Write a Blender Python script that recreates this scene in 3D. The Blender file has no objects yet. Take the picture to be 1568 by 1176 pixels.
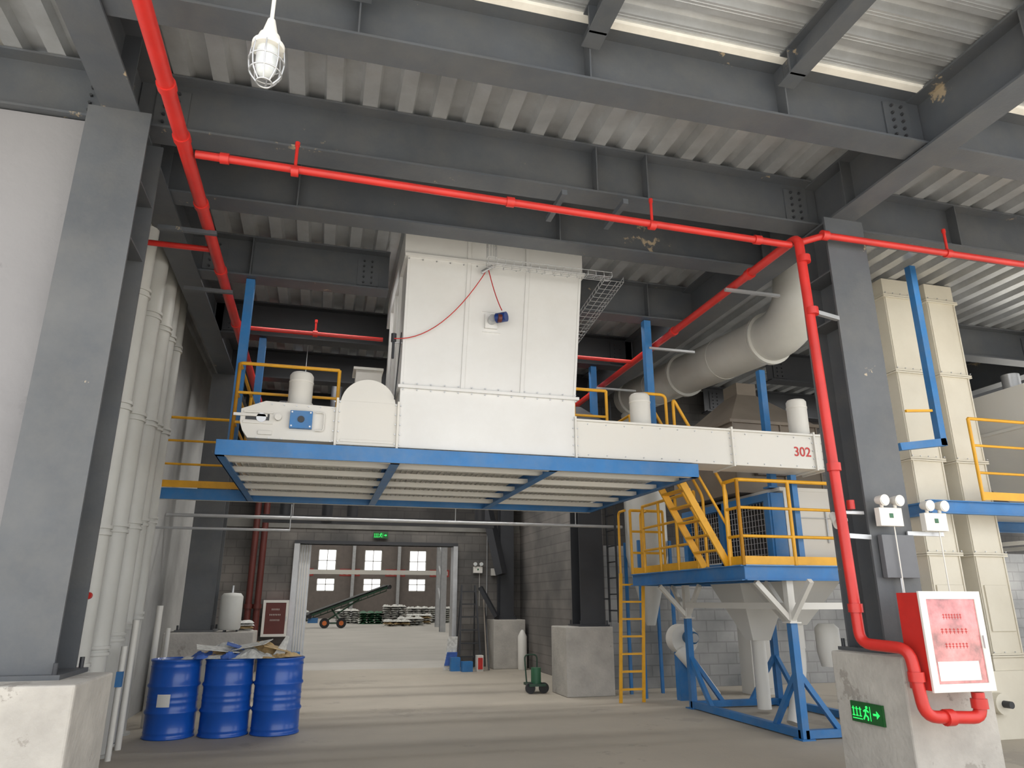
import bpy, math, random, bmesh
from mathutils import Vector, Matrix
random.seed(7)
R=math.radians
# ---------------------------------------------------------------- materials
MATS={}
def mat(name,col,rough=.5,metal=0.,var=.12,scale=2.5,bump=0.,bscale=60.,patch=None,pamt=.66,pscale=1.6,emis=None,estr=0.,coat=0.,dust=None,damt=.5,dscale=.8):
    if name in MATS: return MATS[name]
    m=bpy.data.materials.new(name); m.use_nodes=True
    nt=m.node_tree; N=nt.nodes; L=nt.links
    b=N['Principled BSDF']
    b.inputs['Roughness'].default_value=rough; b.inputs['Metallic'].default_value=metal
    if coat: b.inputs['Coat Weight'].default_value=coat
    tc=N.new('ShaderNodeTexCoord')
    n=N.new('ShaderNodeTexNoise'); n.inputs['Scale'].default_value=scale; n.inputs['Detail'].default_value=6; n.inputs['Roughness'].default_value=.6
    L.new(tc.outputs['Object'],n.inputs['Vector'])
    r=N.new('ShaderNodeValToRGB')
    c0=[max(0,c*(1-var)) for c in col]; c1=[min(1,c*(1+var)) for c in col]
    r.color_ramp.elements[0].color=(*c0,1); r.color_ramp.elements[1].color=(*c1,1)
    r.color_ramp.elements[0].position=.3; r.color_ramp.elements[1].position=.7
    L.new(n.outputs['Fac'],r.inputs['Fac']); out=r.outputs['Color']
    def layer(out,colr,sc,p0,p1,fac=1.):
        p=N.new('ShaderNodeTexNoise'); p.inputs['Scale'].default_value=sc; p.inputs['Detail'].default_value=10; p.inputs['Roughness'].default_value=.72
        L.new(tc.outputs['Object'],p.inputs['Vector'])
        q=N.new('ShaderNodeValToRGB'); q.color_ramp.elements[0].position=p0; q.color_ramp.elements[1].position=p1; q.color_ramp.elements[1].color=(fac,fac,fac,1)
        L.new(p.outputs['Fac'],q.inputs['Fac'])
        mx=N.new('ShaderNodeMixRGB'); L.new(q.outputs['Color'],mx.inputs['Fac']); L.new(out,mx.inputs['Color1']); mx.inputs['Color2'].default_value=(*colr,1)
        return mx.outputs['Color']
    if dust: out=layer(out,dust,dscale,.42,.75,damt)
    if patch: out=layer(out,patch,pscale,pamt,pamt+.02)
    L.new(out,b.inputs['Base Color'])
    if bump:
        bn=N.new('ShaderNodeTexNoise'); bn.inputs['Scale'].default_value=bscale; bn.inputs['Detail'].default_value=5
        L.new(tc.outputs['Object'],bn.inputs['Vector'])
        bp=N.new('ShaderNodeBump'); bp.inputs['Strength'].default_value=bump; bp.inputs['Distance'].default_value=.02
        L.new(bn.outputs['Fac'],bp.inputs['Height']); L.new(bp.outputs['Normal'],b.inputs['Normal'])
    if emis:
        b.inputs['Emission Color'].default_value=(*emis,1); b.inputs['Emission Strength'].default_value=estr
    MATS[name]=m; return m
STEEL=mat('grey_steel_paint',(.074,.082,.094),.45,0,.15,1.5,.05,40,patch=(.36,.29,.20),pamt=.635,pscale=1.4,dust=(.16,.15,.13),damt=.35,dscale=1.7)
STEELC=mat('column_steel_paint',(.078,.084,.092),.48,0,.15,1.5,.05,40,patch=(.40,.33,.24),pamt=.66,pscale=2.0,dust=(.17,.16,.14),damt=.4,dscale=1.2)
STEELD=mat('dark_and_shaded_steel',(.030,.032,.037),.5,0,.2,1.5)  # own dark of steel fittings; also carries painted shade on the rear beams
DECK=mat('galvanised_deck',(.54,.555,.57),.36,.6,.2,1.6,.06,30,dust=(.34,.32,.28),damt=.45,dscale=.9)
CREAM=mat('cream_paint',(.64,.60,.50),.5,0,.05,1.2,.03,8,dust=(.50,.44,.34),damt=.35,dscale=1.1)
WHITE=mat('white_paint',(.68,.665,.62),.5,0,.06,1.5,.03,10,dust=(.55,.51,.44),damt=.35,dscale=1.5)
WHITEP=mat('white_bin_paint',(.71,.71,.695),.42,0,.05,.9,.04,5,dust=(.60,.58,.54),damt=.4,dscale=1.0)
BLUE=mat('blue_paint',(.022,.16,.41),.48,0,.12,3,dust=(.16,.22,.30),damt=.45,dscale=2.5)
DRUM=mat('drum_blue',(.008,.085,.42),.32,0,.1,3,coat=.2)
YEL=mat('yellow_paint',(.72,.36,.015),.45,0,.12,4)
RED=mat('red_pipe_paint',(.50,.024,.018),.38,0,.15,3)
REDD=mat('dark_red_paint',(.10,.02,.015),.5,0,.15,3)
GALV=mat('galvanised_pipe',(.5,.51,.52),.35,.6,.1,5)
BLACK=mat('black_rubber',(.012,.012,.014),.5,0,.2,5)
TAUPE=mat('taupe_sheet',(.22,.185,.15),.5,0,.12,2)
CONC=mat('plinth_concrete',(.41,.39,.355),.85,0,.16,3,.35,25,patch=(.30,.28,.25),pamt=.6,pscale=2.2)
PLAS=mat('wall_plaster',(.25,.245,.25),.9,0,.14,1.0,.25,12,patch=(.215,.21,.215),pamt=.6,pscale=.9,dust=(.18,.175,.175),damt=.5,dscale=.5)
PVC=mat('pvc_pipe',(.52,.52,.49),.45,0,.06,2,dust=(.42,.40,.35),damt=.35,dscale=1.2)
GLASS=mat('cabinet_panel',(.50,.16,.16),.12,0,.6,7,coat=1.)
SACKW=mat('sack_white',(.58,.58,.55),.8,0,.3,14)
SACKY=mat('sack_tan',(.50,.36,.18),.8,0,.3,10)
SACKB=mat('sack_blue',(.05,.12,.4),.8,0,.3,10)
GREEN=mat('exit_green',(.02,.5,.08),.4,0,.05,2,emis=(.03,.9,.15),estr=1.0)
SIGNB=mat('exit_dark',(.01,.09,.02),.4,0,.1,2)
LAMPG=mat('lamp_glass',(.62,.65,.65),.15,0,.03,2,coat=.5)
GREENM=mat('machine_green',(.03,.12,.06),.5,0,.2,3)
DARKG=mat('dark_green',(.02,.06,.035),.5,0,.2,3)
def brickmat(name,c1,c2,cm,scale=1.,bw=.4,rh=.2):
    m=bpy.data.materials.new(name); m.use_nodes=True
    nt=m.node_tree;N=nt.nodes;L=nt.links;b=N['Principled BSDF'];b.inputs['Roughness'].default_value=.9
    tc=N.new('ShaderNodeTexCoord'); mp=N.new('ShaderNodeMapping'); mp.inputs['Rotation'].default_value=(R(90),0,0)
    L.new(tc.outputs['Object'],mp.inputs['Vector'])
    br=N.new('ShaderNodeTexBrick'); br.inputs['Color1'].default_value=(*c1,1);br.inputs['Color2'].default_value=(*c2,1);br.inputs['Mortar'].default_value=(*cm,1)
    br.inputs['Scale'].default_value=scale; br.inputs['Brick Width'].default_value=bw; br.inputs['Row Height'].default_value=rh; br.inputs['Mortar Size'].default_value=.012
    L.new(mp.outputs['Vector'],br.inputs['Vector'])
    n=N.new('ShaderNodeTexNoise'); n.inputs['Scale'].default_value=.9; n.inputs['Detail'].default_value=8;L.new(tc.outputs['Object'],n.inputs['Vector'])
    q=N.new('ShaderNodeValToRGB');q.color_ramp.elements[0].position=.35;q.color_ramp.elements[1].position=.7
    q.color_ramp.elements[0].color=(.55,.55,.55,1);q.color_ramp.elements[1].color=(1.3,1.25,1.2,1);L.new(n.outputs['Fac'],q.inputs['Fac'])
    mx=N.new('ShaderNodeMixRGB');mx.blend_type='MULTIPLY';mx.inputs['Fac'].default_value=1
    L.new(br.outputs['Color'],mx.inputs['Color1']);L.new(q.outputs['Color'],mx.inputs['Color2']);L.new(mx.outputs['Color'],b.inputs['Base Color'])
    return m
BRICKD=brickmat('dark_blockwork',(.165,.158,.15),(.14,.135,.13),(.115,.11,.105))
BRICKU=brickmat('shaded_upper_blockwork',(.065,.062,.06),(.055,.053,.052),(.045,.044,.043))  # darker copy of the blockwork, with the shade above the platform painted in
BRICKL=brickmat('light_blockwork',(.34,.35,.355),(.30,.31,.315),(.25,.255,.26))
FLOORM=mat('floor_concrete',(.385,.345,.285),.72,0,.10,.55,.08,30,patch=(.335,.30,.25),pamt=.58,pscale=.5,dust=(.45,.40,.325),damt=.7,dscale=.35)
GROUND=mat('yard_concrete',(.57,.55,.5),.85,0,.08,.4)

# ---------------------------------------------------------------- geometry builder
class G:
    def __init__(s,name): s.name=name; s.v=[];s.f=[];s.mi=[];s.sm=[];s.mats=[];s.M=Matrix.Identity(4)
    def add(s,vs,fs,m,smooth=False):
        o=len(s.v)
        if m not in s.mats: s.mats.append(m)
        k=s.mats.index(m)
        s.v+= [tuple(s.M@Vector(p)) for p in vs]
        for f in fs:
            s.f.append(tuple(o+i for i in f)); s.mi.append(k); s.sm.append(smooth)
    def box(s,x0,x1,y0,y1,z0,z1,m):
        s.add([(x0,y0,z0),(x1,y0,z0),(x1,y1,z0),(x0,y1,z0),(x0,y0,z1),(x1,y0,z1),(x1,y1,z1),(x0,y1,z1)],
              [(0,3,2,1),(4,5,6,7),(0,1,5,4),(1,2,6,5),(2,3,7,6),(3,0,4,7)],m)
    def frus(s,a,za,b,zb,m):
        s.add([(a[0],a[2],za),(a[1],a[2],za),(a[1],a[3],za),(a[0],a[3],za),(b[0],b[2],zb),(b[1],b[2],zb),(b[1],b[3],zb),(b[0],b[3],zb)],
              [(0,3,2,1),(4,5,6,7),(0,1,5,4),(1,2,6,5),(2,3,7,6),(3,0,4,7)],m)
    def bar(s,p0,p1,w,h,m,up=(0,0,1),o=(0,0)):
        p0=Vector(p0);p1=Vector(p1);d=(p1-p0).normalized();u=Vector(up);u=(u-d*u.dot(d)).normalized();q=d.cross(u)
        vs=[]
        for p in (p0,p1):
            for a,b in((-1,-1),(1,-1),(1,1),(-1,1)):
                vs.append(p+q*(o[0]+a*w/2)+u*(o[1]+b*h/2))
        s.add(vs,[(0,1,2,3),(7,6,5,4),(0,4,5,1),(1,5,6,2),(2,6,7,3),(3,7,4,0)],m)
    def ibeam(s,p0,p1,D,W,m,tf=.02,tw=.012,up=(0,0,1)):
        s.bar(p0,p1,W,tf,m,up,(0,D/2-tf/2)); s.bar(p0,p1,W,tf,m,up,(0,-D/2+tf/2)); s.bar(p0,p1,tw,D-2*tf,m,up)
    def cyl(s,p0,p1,r,m,n=16,r1=None,caps=True,smooth=True):
        r1=r if r1 is None else r1
        p0=Vector(p0);p1=Vector(p1);d=(p1-p0).normalized()
        a=Vector((0,0,1)) if abs(d.z)<.9 else Vector((1,0,0))
        u=d.cross(a).normalized();w=d.cross(u)
        vs=[p0+(u*math.cos(2*math.pi*i/n)+w*math.sin(2*math.pi*i/n))*r for i in range(n)]+[p1+(u*math.cos(2*math.pi*i/n)+w*math.sin(2*math.pi*i/n))*r1 for i in range(n)]
        s.add(vs,[(i,(i+1)%n,n+(i+1)%n,n+i) for i in range(n)],m,smooth)
        if caps:
            s.add(vs[:n],[tuple(range(n))],m); s.add(vs[n:],[tuple(range(n))],m)
    def tube(s,pts,r,m,n=10,bend=.08,k=5,caps=True):
        P=[Vector(p) for p in pts]; Q=[P[0]]
        for i in range(1,len(P)-1):
            a=P[i-1]-P[i];b=P[i+1]-P[i];t=min(bend,a.length*.49,b.length*.49)
            A=P[i]+a.normalized()*t;B=P[i]+b.normalized()*t
            for j in range(k+1):
                x=j/k; Q.append(A*(1-x)**2+P[i]*2*x*(1-x)+B*x*x)
        Q.append(P[-1])
        d=(Q[1]-Q[0]).normalized();a=Vector((0,0,1)) if abs(d.z)<.9 else Vector((1,0,0));u=d.cross(a).normalized()
        vs=[]
        for i,p in enumerate(Q):
            if i==0:t=(Q[1]-Q[0])
            elif i==len(Q)-1:t=Q[-1]-Q[-2]
            else:t=(Q[i+1]-Q[i]).normalized()+(Q[i]-Q[i-1]).normalized()
            t.normalize();u=(u-t*u.dot(t)).normalized();w=t.cross(u)
            for j in range(n):
                c=2*math.pi*j/n;vs.append(p+(u*math.cos(c)+w*math.sin(c))*r)
        fs=[(i*n+j,i*n+(j+1)%n,(i+1)*n+(j+1)%n,(i+1)*n+j) for i in range(len(Q)-1) for j in range(n)]
        s.add(vs,fs,m,True)
        if caps: s.add(vs[:n],[tuple(range(n))],m);s.add(vs[-n:],[tuple(range(n))],m)
    def lathe(s,prof,c,m,n=32,smooth=True):
        vs=[];c=Vector(c)
        for r,z in prof:
            for i in range(n):
                a=2*math.pi*i/n;vs.append(c+Vector((r*math.cos(a),r*math.sin(a),z)))
        fs=[(k*n+i,k*n+(i+1)%n,(k+1)*n+(i+1)%n,(k+1)*n+i) for k in range(len(prof)-1) for i in range(n)]
        s.add(vs,fs,m,smooth)
        s.add(vs[:n],[tuple(range(n))],m);s.add(vs[-n:],[tuple(range(n))],m)
    def prism(s,poly,y0,y1,m):
        n=len(poly);vs=[(x,y0,z) for x,z in poly]+[(x,y1,z) for x,z in poly]
        s.add(vs,[tuple(range(n)),tuple(range(2*n-1,n-1,-1))]+[(i,(i+1)%n,n+(i+1)%n,n+i) for i in range(n)],m)
    def bolts(s,p0,p1,step,r,nrm,m):
        p0=Vector(p0);p1=Vector(p1);L=(p1-p0).length;n=max(1,int(L/step));nrm=Vector(nrm)
        for i in range(n+1):
            p=p0.lerp(p1,i/n); s.cyl(p,p+nrm*.012,r,m,6,smooth=False)
    def done(s,bevel=0,parent=None,loc=None,rot=None):
        me=bpy.data.meshes.new(s.name);me.from_pydata(s.v,[],s.f)
        for m in s.mats: me.materials.append(m)
        me.polygons.foreach_set('material_index',s.mi);me.polygons.foreach_set('use_smooth',s.sm)
        me.update()
        bm=bmesh.new();bm.from_mesh(me);bmesh.ops.recalc_face_normals(bm,faces=bm.faces);bm.to_mesh(me);bm.free()
        ob=bpy.data.objects.new(s.name,me);bpy.context.scene.collection.objects.link(ob)
        if bevel:
            b=ob.modifiers.new('bevel','BEVEL');b.width=bevel;b.segments=2;b.limit_method='ANGLE';b.angle_limit=R(50)
        if loc: ob.location=loc
        if rot: ob.rotation_euler=rot
        if parent: ob.parent=parent
        return ob
def railing(g,pts,m=None,h=1.05,step=1.2,r=.021,mids=(.35,.7)):
    m=m or YEL
    P=[Vector(p) for p in pts]
    for a,b in zip(P,P[1:]):
        L=(b-a).length;n=max(1,round(L/step))
        for i in range(n+1):
            p=a.lerp(b,i/n);g.cyl(p,p+Vector((0,0,h)),r,m,8)
        for q in list(mids): g.cyl(a+Vector((0,0,q)),b+Vector((0,0,q)),r*.8,m,8)
        g.bar(a+Vector((0,0,.06)),b+Vector((0,0,.06)),.006,.1,m)
    g.tube([p+Vector((0,0,h)) for p in P],r,m,8,.05)

XL,XR=-1.82,4.95; YC=5.65; ZB,ZT=5.36,5.90; YF=2.2
# ---------------------------------------------------------------- floor, walls
g=G('floor'); g.box(-2.5,16,-2,18.6,-.2,0,FLOORM); g.done()
g=G('ground_yard'); g.box(-40,40,-45,-2,-.25,-.02,GROUND); g.box(16,40,-2,80,-.25,-.02,GROUND); g.box(-40,-2.5,-2,5.9,-.25,-.02,GROUND); g.done()
g=G('floor_outer_hall'); g.box(-14,16,18.6,77,-.2,0,mat('hall_floor',(.42,.40,.37),.8,0,.1,.4)); g.done()
g=G('wall_front_left'); g.box(-9,-2.0,5.68,5.9,0,5.34,PLAS); g.done()
g=G('wall_left'); g.box(-2.62,-2.42,5.9,18.6,0,5.9,mat('left_plaster',(.35,.35,.34),.9,0,.2,1,.2,15)); g.done()
g=G('wall_back')
DX0,DX1,DZ=-.60,3.36,2.92
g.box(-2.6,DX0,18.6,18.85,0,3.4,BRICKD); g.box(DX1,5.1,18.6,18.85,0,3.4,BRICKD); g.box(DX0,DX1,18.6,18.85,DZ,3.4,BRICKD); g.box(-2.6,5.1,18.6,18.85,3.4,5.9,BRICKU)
g.box(-2.4,5.08,18.57,18.6,3.3,3.55,mat('lintel_conc',(.19,.185,.17),.9,0,.2,2))
g.done()
g=G('door_frame_back')
g.box(DX0-.05,DX0+.08,18.5,18.9,0,DZ,GALV); g.box(DX1-.06,DX1+.05,18.5,18.9,0,DZ,GALV); g.box(DX0-.05,DX1+.05,18.5,18.9,DZ,DZ+.08,STEELD)
g.box(DX0+.08,DX0+.35,18.87,18.95,0,DZ,GALV)
for i in range(4): g.box(DX0+.1+.06*i,DX0+.12+.06*i,18.84,18.87,0,DZ,WHITE)
g.done()
g=G('wall_right')
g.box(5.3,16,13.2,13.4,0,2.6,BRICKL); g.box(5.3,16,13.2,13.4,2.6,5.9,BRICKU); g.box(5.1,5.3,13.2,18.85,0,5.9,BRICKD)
g.done()
# ---------------------------------------------------------------- decks
def deck_profile(a,b,p=.32,h=.085):
    pts=[];x=a
    while x<b:
        pts+=[(x,0),(x+p*.42,0),(x+p*.50,h),(x+p*.92,h)]; x+=p
    pts.append((x,0)); return pts
g=G('ceiling')
pr=deck_profile(XL-1,16)
vs=[(x,4.22,ZT+z) for x,z in pr]+[(x,18.6,ZT+z) for x,z in pr];n=len(pr)
g.add(vs,[(i,i+1,n+i+1,n+i) for i in range(n-1)],DECK)
pr=deck_profile(YF,4.15,.26,.075);n=len(pr)
vs=[(-9,y,ZT+z) for y,z in pr]+[(16,y,ZT+z) for y,z in pr]
g.add(vs,[(i,i+1,n+i+1,n+i) for i in range(n-1)],DECK)
y=YF
while y<4.1:
    for k in (.09,.2): g.box(-9,16,y+.26*k,y+.26*k+.006,ZT-.004,ZT,DECK)
    y+=.26
g.box(-9,16,YF-.05,18.85,ZT+.09,ZT+.22,CONC)
g.done()
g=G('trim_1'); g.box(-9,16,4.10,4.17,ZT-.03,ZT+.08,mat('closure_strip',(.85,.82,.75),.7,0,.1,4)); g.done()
# ---------------------------------------------------------------- steel frame
def beam_x(y,x0=XL,x1=XR,st=(),D=.54,W=.26,m=STEEL,splice=True,name='steel_beam'):
    g=G(name); zc=ZT-D/2-.005
    g.ibeam((x0+.02,y,zc),(x1-.02,y,zc),D,W,m)
    for x in st:
        for sgn in(-1,1): g.box(x-.006,x+.006,min(y,y+sgn*W/2*.95),max(y,y+sgn*W/2*.95),zc-D/2+.02,zc+D/2-.02,m)
    if splice:
        for xe,sg in((x0,1),(x1,-1)):
            xa,xb=sorted((xe+sg*.15,xe+sg*.42))
            g.box(xa,xb,y-.022,y-.006,zc-.19,zc+.19,m)
            for i in range(2):
                for j in range(5): 
                    x=xa+.08+.1*i;z=zc-.15+.075*j;g.cyl((x,y-.022,z),(x,y-.045,z),.013,STEELD,6,smooth=False)
    return g.done()
beam_x(4.30,st=(-.02,1.72,3.45)); beam_x(5.75,st=(2.34,2.88)); beam_x(6.78,st=(-.5,2.3),splice=False)
beam_x(8.55,x1=.6,st=(-1.1,)); beam_x(8.55,x0=3.05,st=(4.2,),splice=False)
beam_x(10.65,m=STEELD); beam_x(12.8,m=STEELD); beam_x(15.5,m=STEELD)  # rear beams darkened: the shade above the platform is put into their colour
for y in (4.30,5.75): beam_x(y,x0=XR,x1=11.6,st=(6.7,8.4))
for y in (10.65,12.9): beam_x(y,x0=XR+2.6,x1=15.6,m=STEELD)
beam_x(8.7,x0=9.0,x1=11.6)
beam_x(5.75,x0=-9,x1=XL)
for x in (-.02,1.72,3.45,6.7,8.4,-3.5):
    g=G('secondary_beam'); g.ibeam((x,YF,5.765),(x,4.17,5.765),.25,.15,STEEL,.012,.008)
    g.box(x-.07,x+.07,4.0,4.02,5.64,5.88,STEEL); g.done()
for x in(XL,XR,11.7):
    g=G('steel_girder'); g.ibeam((x,YF,5.60),(x,18.5 if x<11 else 13.1,5.60),.56,.28,STEEL,.022,.014)
    for y in (3.2,5.2,6.6,8.55,10.65): 
        for sg in (-1,1): g.box(min(x,x+sg*.13),max(x,x+sg*.13),y-.006,y+.006,5.34,5.86,STEEL)
    g.done()
def column(x,y,z0,z1,W=.46,D=.48,m=STEELC):
    g=G('steel_column'); g.ibeam((x,y,z0+.03),(x,y,z1),D,W,m,.022,.014,up=(0,1,0))
    g.box(x-W/2-.06,x+W/2+.06,y-D/2-.06,y+D/2+.06,z0,z0+.03,m)
    for z in (z1-.6,z1-1.1):
        for sg in(-1,1): g.box(min(x,x+sg*W/2*.96),max(x,x+sg*W/2*.96),y-D/2+.02,y+D/2-.02,z,z+.015,m)
    for sx in(-1,1):
        for sy in(-1,1): g.cyl((x+sx*(W/2+.02),y+sy*(D/2+.03),z0+.03),(x+sx*(W/2+.02),y+sy*(D/2+.03),z0+.1),.016,STEELD,8)
    return g.done()
def plinth(x,y,h,w=.84,d=.84):
    g=G('concrete_plinth'); g.box(x-w/2,x+w/2,y-d/2,y+d/2,0,h,CONC); return g.done(.015)
column(XL,YC,1.08,5.32); plinth(-1.8,5.47,1.08,.9,.84)
column(XR,YC,1.13,5.32); plinth(4.95,5.47,1.13)
column(XL,12.8,1.10,5.32,m=STEELC); plinth(-1.58,12.75,1.10,1.3,.84)
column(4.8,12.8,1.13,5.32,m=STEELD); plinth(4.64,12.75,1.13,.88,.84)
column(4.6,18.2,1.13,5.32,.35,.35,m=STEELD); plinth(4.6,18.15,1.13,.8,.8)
column(11.7,5.65,0,5.32); 
g=G('diagonal_brace'); g.bar((4.3,17.9,1.2),(3.95,18.2,1.9),.1,.1,STEELD);g.bar((4.4,17.8,2.2),(4.0,18.2,4.3),.25,.2,STEELD); g.done()
# ---------------------------------------------------------------- mezzanine platform
g=G('mezzanine_platform'); zb,zt=2.98,3.14
X0,X1,Y0,Y1=-1.12,4.32,7.62,11.25
for y in (Y0,Y1):
    xs=X0 if y==Y0 else -2.40
    g.bar((xs,y,3.06),(X1,y,3.06),.012,.16,BLUE);g.bar((xs,y+.04,zb+.006),(X1,y+.04,zb+.006),.09,.012,WHITE);g.bar((xs,y+.04,zt-.006),(X1,y+.04,zt-.006),.09,.012,BLUE)
for x in (X0,X1): g.bar((x,Y0,3.06),(x,Y1,3.06),.012,.16,BLUE);g.bar((x+(.04 if x<0 else -.04),Y0,zb+.006),(x+(.04 if x<0 else -.04),Y1,zb+.006),.09,.012,BLUE)
for x in (.7,2.5): g.ibeam((x,Y0+.02,3.05),(x,Y1-.02,3.05),.14,.1,BLUE,.01,.008)
for y in (8.1,8.75,9.4,10.05,10.7): g.bar((X0+.02,y,3.03),(X1-.02,y,3.03),.06,.06,WHITE)
x=X0+.06
while x<X1-.03:
    g.bar((x,Y0+.02,3.125),(x,Y1-.02,3.125),.006,.03,WHITE); x+=.07
for i in range(int((Y1-Y0)/.1)):
    y=Y0+.05+.1*i; g.bar((X0+.02,y,3.13),(X1-.02,y,3.13),.006,.012,WHITE)
g.box(X0+.1,X1-.1,8.9,11.1,3.14,3.146,WHITE)
for x in(X0+.03,4.2):
    for y in (8.55,10.65): g.bar((x,y,3.1),(x,y,5.345),.1,.1,BLUE,up=(0,1,0))
railing(g,[(.05,8.3,3.14),(X0+.05,8.3,3.14),(X0+.05,11.2,3.14)])
railing(g,[(-2.35,11.22,3.14),(X1-.05,11.22,3.14)])
railing(g,[(3.0,8.3,3.14),(3.45,8.3,3.14)]); railing(g,[(X1-.05,9.4,3.14),(X1-.05,11.2,3.14)])
g.tube([(3.95,8.3,3.14),(3.95,8.3,4.2),(4.3,8.3,4.2),(4.3,8.3,3.14)],.021,YEL,8)
g.done()
# ---------------------------------------------------------------- drag conveyor
g=G('drag_conveyor'); y0,y1=7.70,8.14; ym=(y0+y1)/2
g.prism([(-.93,3.36),(-.93,3.50),(-.69,3.60),(.04,3.58),(.04,3.19),(-.84,3.19),(-.90,3.27)],y0,y1,WHITE)
g.prism([(-1.0,3.42),(-1.0,3.45),(-.66,3.45),(-.66,3.42)],y0-.02,y0,WHITE)
g.box(-.90,-.60,y0-.012,y0,3.345,3.375,WHITE); g.box(-.90,-.60,y0-.012,y0,3.46,3.48,WHITE)
g.box(-.88,-.64,y0-.004,y0,3.385,3.455,STEELD)
g.cyl((-.72,y0-.02,3.41),(-.72,y0,3.41),.05,GALV,20); g.cyl((-.55,y0-.05,3.42),(-.55,y0,3.42),.035,WHITE)
g.box(-.74,-.6,y0-.02,y0,3.23,3.27,WHITE)
g.box(-.43,-.2,y0-.06,y0,3.31,3.50,BLUE); g.cyl((-.315,y0-.075,3.405),(-.315,y0-.06,3.405),.035,STEELD,20); 
for a,b in ((-.41,3.33),(-.22,3.33),(-.41,3.48),(-.22,3.48)): g.cyl((a,y0-.07,b),(a,y0-.06,b),.01,GALV,6)
g.tube([(-.17,y0-.03,3.3),(-.08,y0-.03,3.3),(-.08,y0-.03,3.5),(-.17,y0-.03,3.5)],.008,WHITE,6,.03)
g.box(.06,.70,y0,y1,3.17,3.66,WHITE)
g.cyl((.38,y0+.02,3.62),(.38,y1-.02,3.62),.29,WHITE,40); g.cyl((.38,y0+.005,3.62),(.38,y0+.02,3.62),.30,WHITE,40)
g.box(2.8,6.2,y0,y1,3.17,3.60,WHITE); g.box(2.8,6.2,y0-.025,y1+.025,3.60,3.625,WHITE)
for x in (.05,.71,2.79,4.86,6.05,6.19):
    zt=3.68 if x<2 else 3.65
    g.box(x-.012,x+.012,y0-.035,y1+.035,3.15,zt,WHITE)
    for sx in(-.03,.03): g.bolts((x+sx*.9,y0-.005,3.2),(x+sx*.9,y0-.005,zt-.04),.09,.008,(0,-1,0),GALV)
for z in (3.20,3.57): g.bolts((2.95,y0,z),(6.0,y0,z),.22,.008,(0,-1,0),GALV); g.bolts((-.75,y0,z-.005),(0,y0,z-.005),.12,.008,(0,-1,0),GALV)
g.box(.1,.67,y0-.01,y0,3.2,3.23,WHITE)
con=g.done(.003)
cu=bpy.data.curves.new('label_text','FONT');cu.body='302';cu.size=.17;cu.extrude=.001;cu.offset=.002
to=bpy.data.objects.new('tmp',cu);bpy.context.scene.collection.objects.link(to);bpy.context.view_layer.update()
me=bpy.data.meshes.new_from_object(to.evaluated_get(bpy.context.evaluated_depsgraph_get()));bpy.data.objects.remove(to)
me.materials.clear();me.materials.append(RED)
t=bpy.data.objects.new('number_label',me);bpy.context.scene.collection.objects.link(t);t.location=(5.74,y0-.004,3.33);t.rotation_euler=(R(90),0,0);t.parent=con
for x,zt,yy in((-.36,4.02,8.0),(3.78,4.08,8.0),(6.05,4.15,7.95)):
    g=G('vent_filter_cylinder'); g.lathe([(.13,3.63),(.13,zt-.03),(.11,zt),(.0,zt)],(x,yy,0),WHITE,24)
    g.lathe([(.145,3.63),(.145,3.67)],(x,yy,0),WHITE,24); g.lathe([(.135,zt-.12),(.135,zt-.1)],(x,yy,0),WHITE,24); g.done()
# ---------------------------------------------------------------- surge bin
g=G('surge_bin'); by1=10.1
g.frus((.72,2.78,7.70,8.14),3.17,(.72,2.80,7.70,8.75),3.86,WHITEP)
g.frus((.72,2.80,7.70,by1),3.88,(.74,2.92,7.70,by1),5.50,WHITEP)
g.box(.70,2.95,7.71,by1,5.52,5.88,WHITEP)
g.box(.69,2.84,7.66,by1+.03,3.85,3.885,WHITEP); g.box(.70,2.97,7.66,by1+.04,5.49,5.53,WHITEP)
g.bolts((.75,7.69,3.835),(2.8,7.69,3.835),.15,.009,(0,-1,0),GALV); g.bolts((.75,7.69,3.91),(2.8,7.69,3.91),.15,.009,(0,-1,0),GALV)
g.bolts((.75,7.69,5.46),(2.9,7.69,5.46),.16,.009,(0,-1,0),GALV)
for f in (.34,.68):
    xa=.72+2.08*f;xb=.74+2.18*f
    g.bar((xa,7.695,3.89),(xb,7.695,5.49),.045,.024,WHITEP,up=(0,1,0)); g.bar((xb,7.70,5.53),(xb,7.70,5.88),.045,.03,WHITEP,up=(0,1,0))
for xa,xb in ((.73,.75),(2.79,2.91)): g.bar((xa,7.695,3.89),(xb,7.695,5.49),.03,.015,WHITEP,up=(0,1,0))
for y in (8.3,8.9,9.5): g.box(.70,.74,y-.02,y+.02,3.9,5.5,WHITEP)
g.box(1.68,1.83,7.66,7.70,4.66,4.84,WHITEP); g.cyl((1.755,7.66,4.75),(1.755,7.56,4.75),.05,GALV); g.cyl((1.80,7.58,4.76),(1.90,7.50,4.76),.06,mat('motor_blue',(.01,.04,.2),.4),20);g.cyl((1.80,7.50,4.73),(1.84,7.50,4.73),.05,REDD)
for z in(4.62,4.88): g.box(1.65,1.87,7.685,7.70,z-.005,z,WHITEP)
g.bar((.74,7.73,4.4),(.60,7.73,4.4),.02,.02,GALV);g.cyl((.62,7.72,4.2),(.62,7.72,4.5),.015,STEELD);g.cyl((.62,7.72,4.4),(.62,7.72,4.5),.03,STEELD)
g.done(.004)
g=G('red_signal_cable')
def sag(a,b,s,n=14): 
    a=Vector(a);b=Vector(b);return [a.lerp(b,i/n)-Vector((0,0,s*4*(i/n)*(1-i/n))) for i in range(n+1)]
g.tube(sag((1.7,7.62,5.42),(.62,7.66,4.42),.25),.006,RED,6,.02); g.tube(sag((1.7,7.62,5.42),(1.85,7.52,4.84),.05),.006,RED,6,.02)
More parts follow.
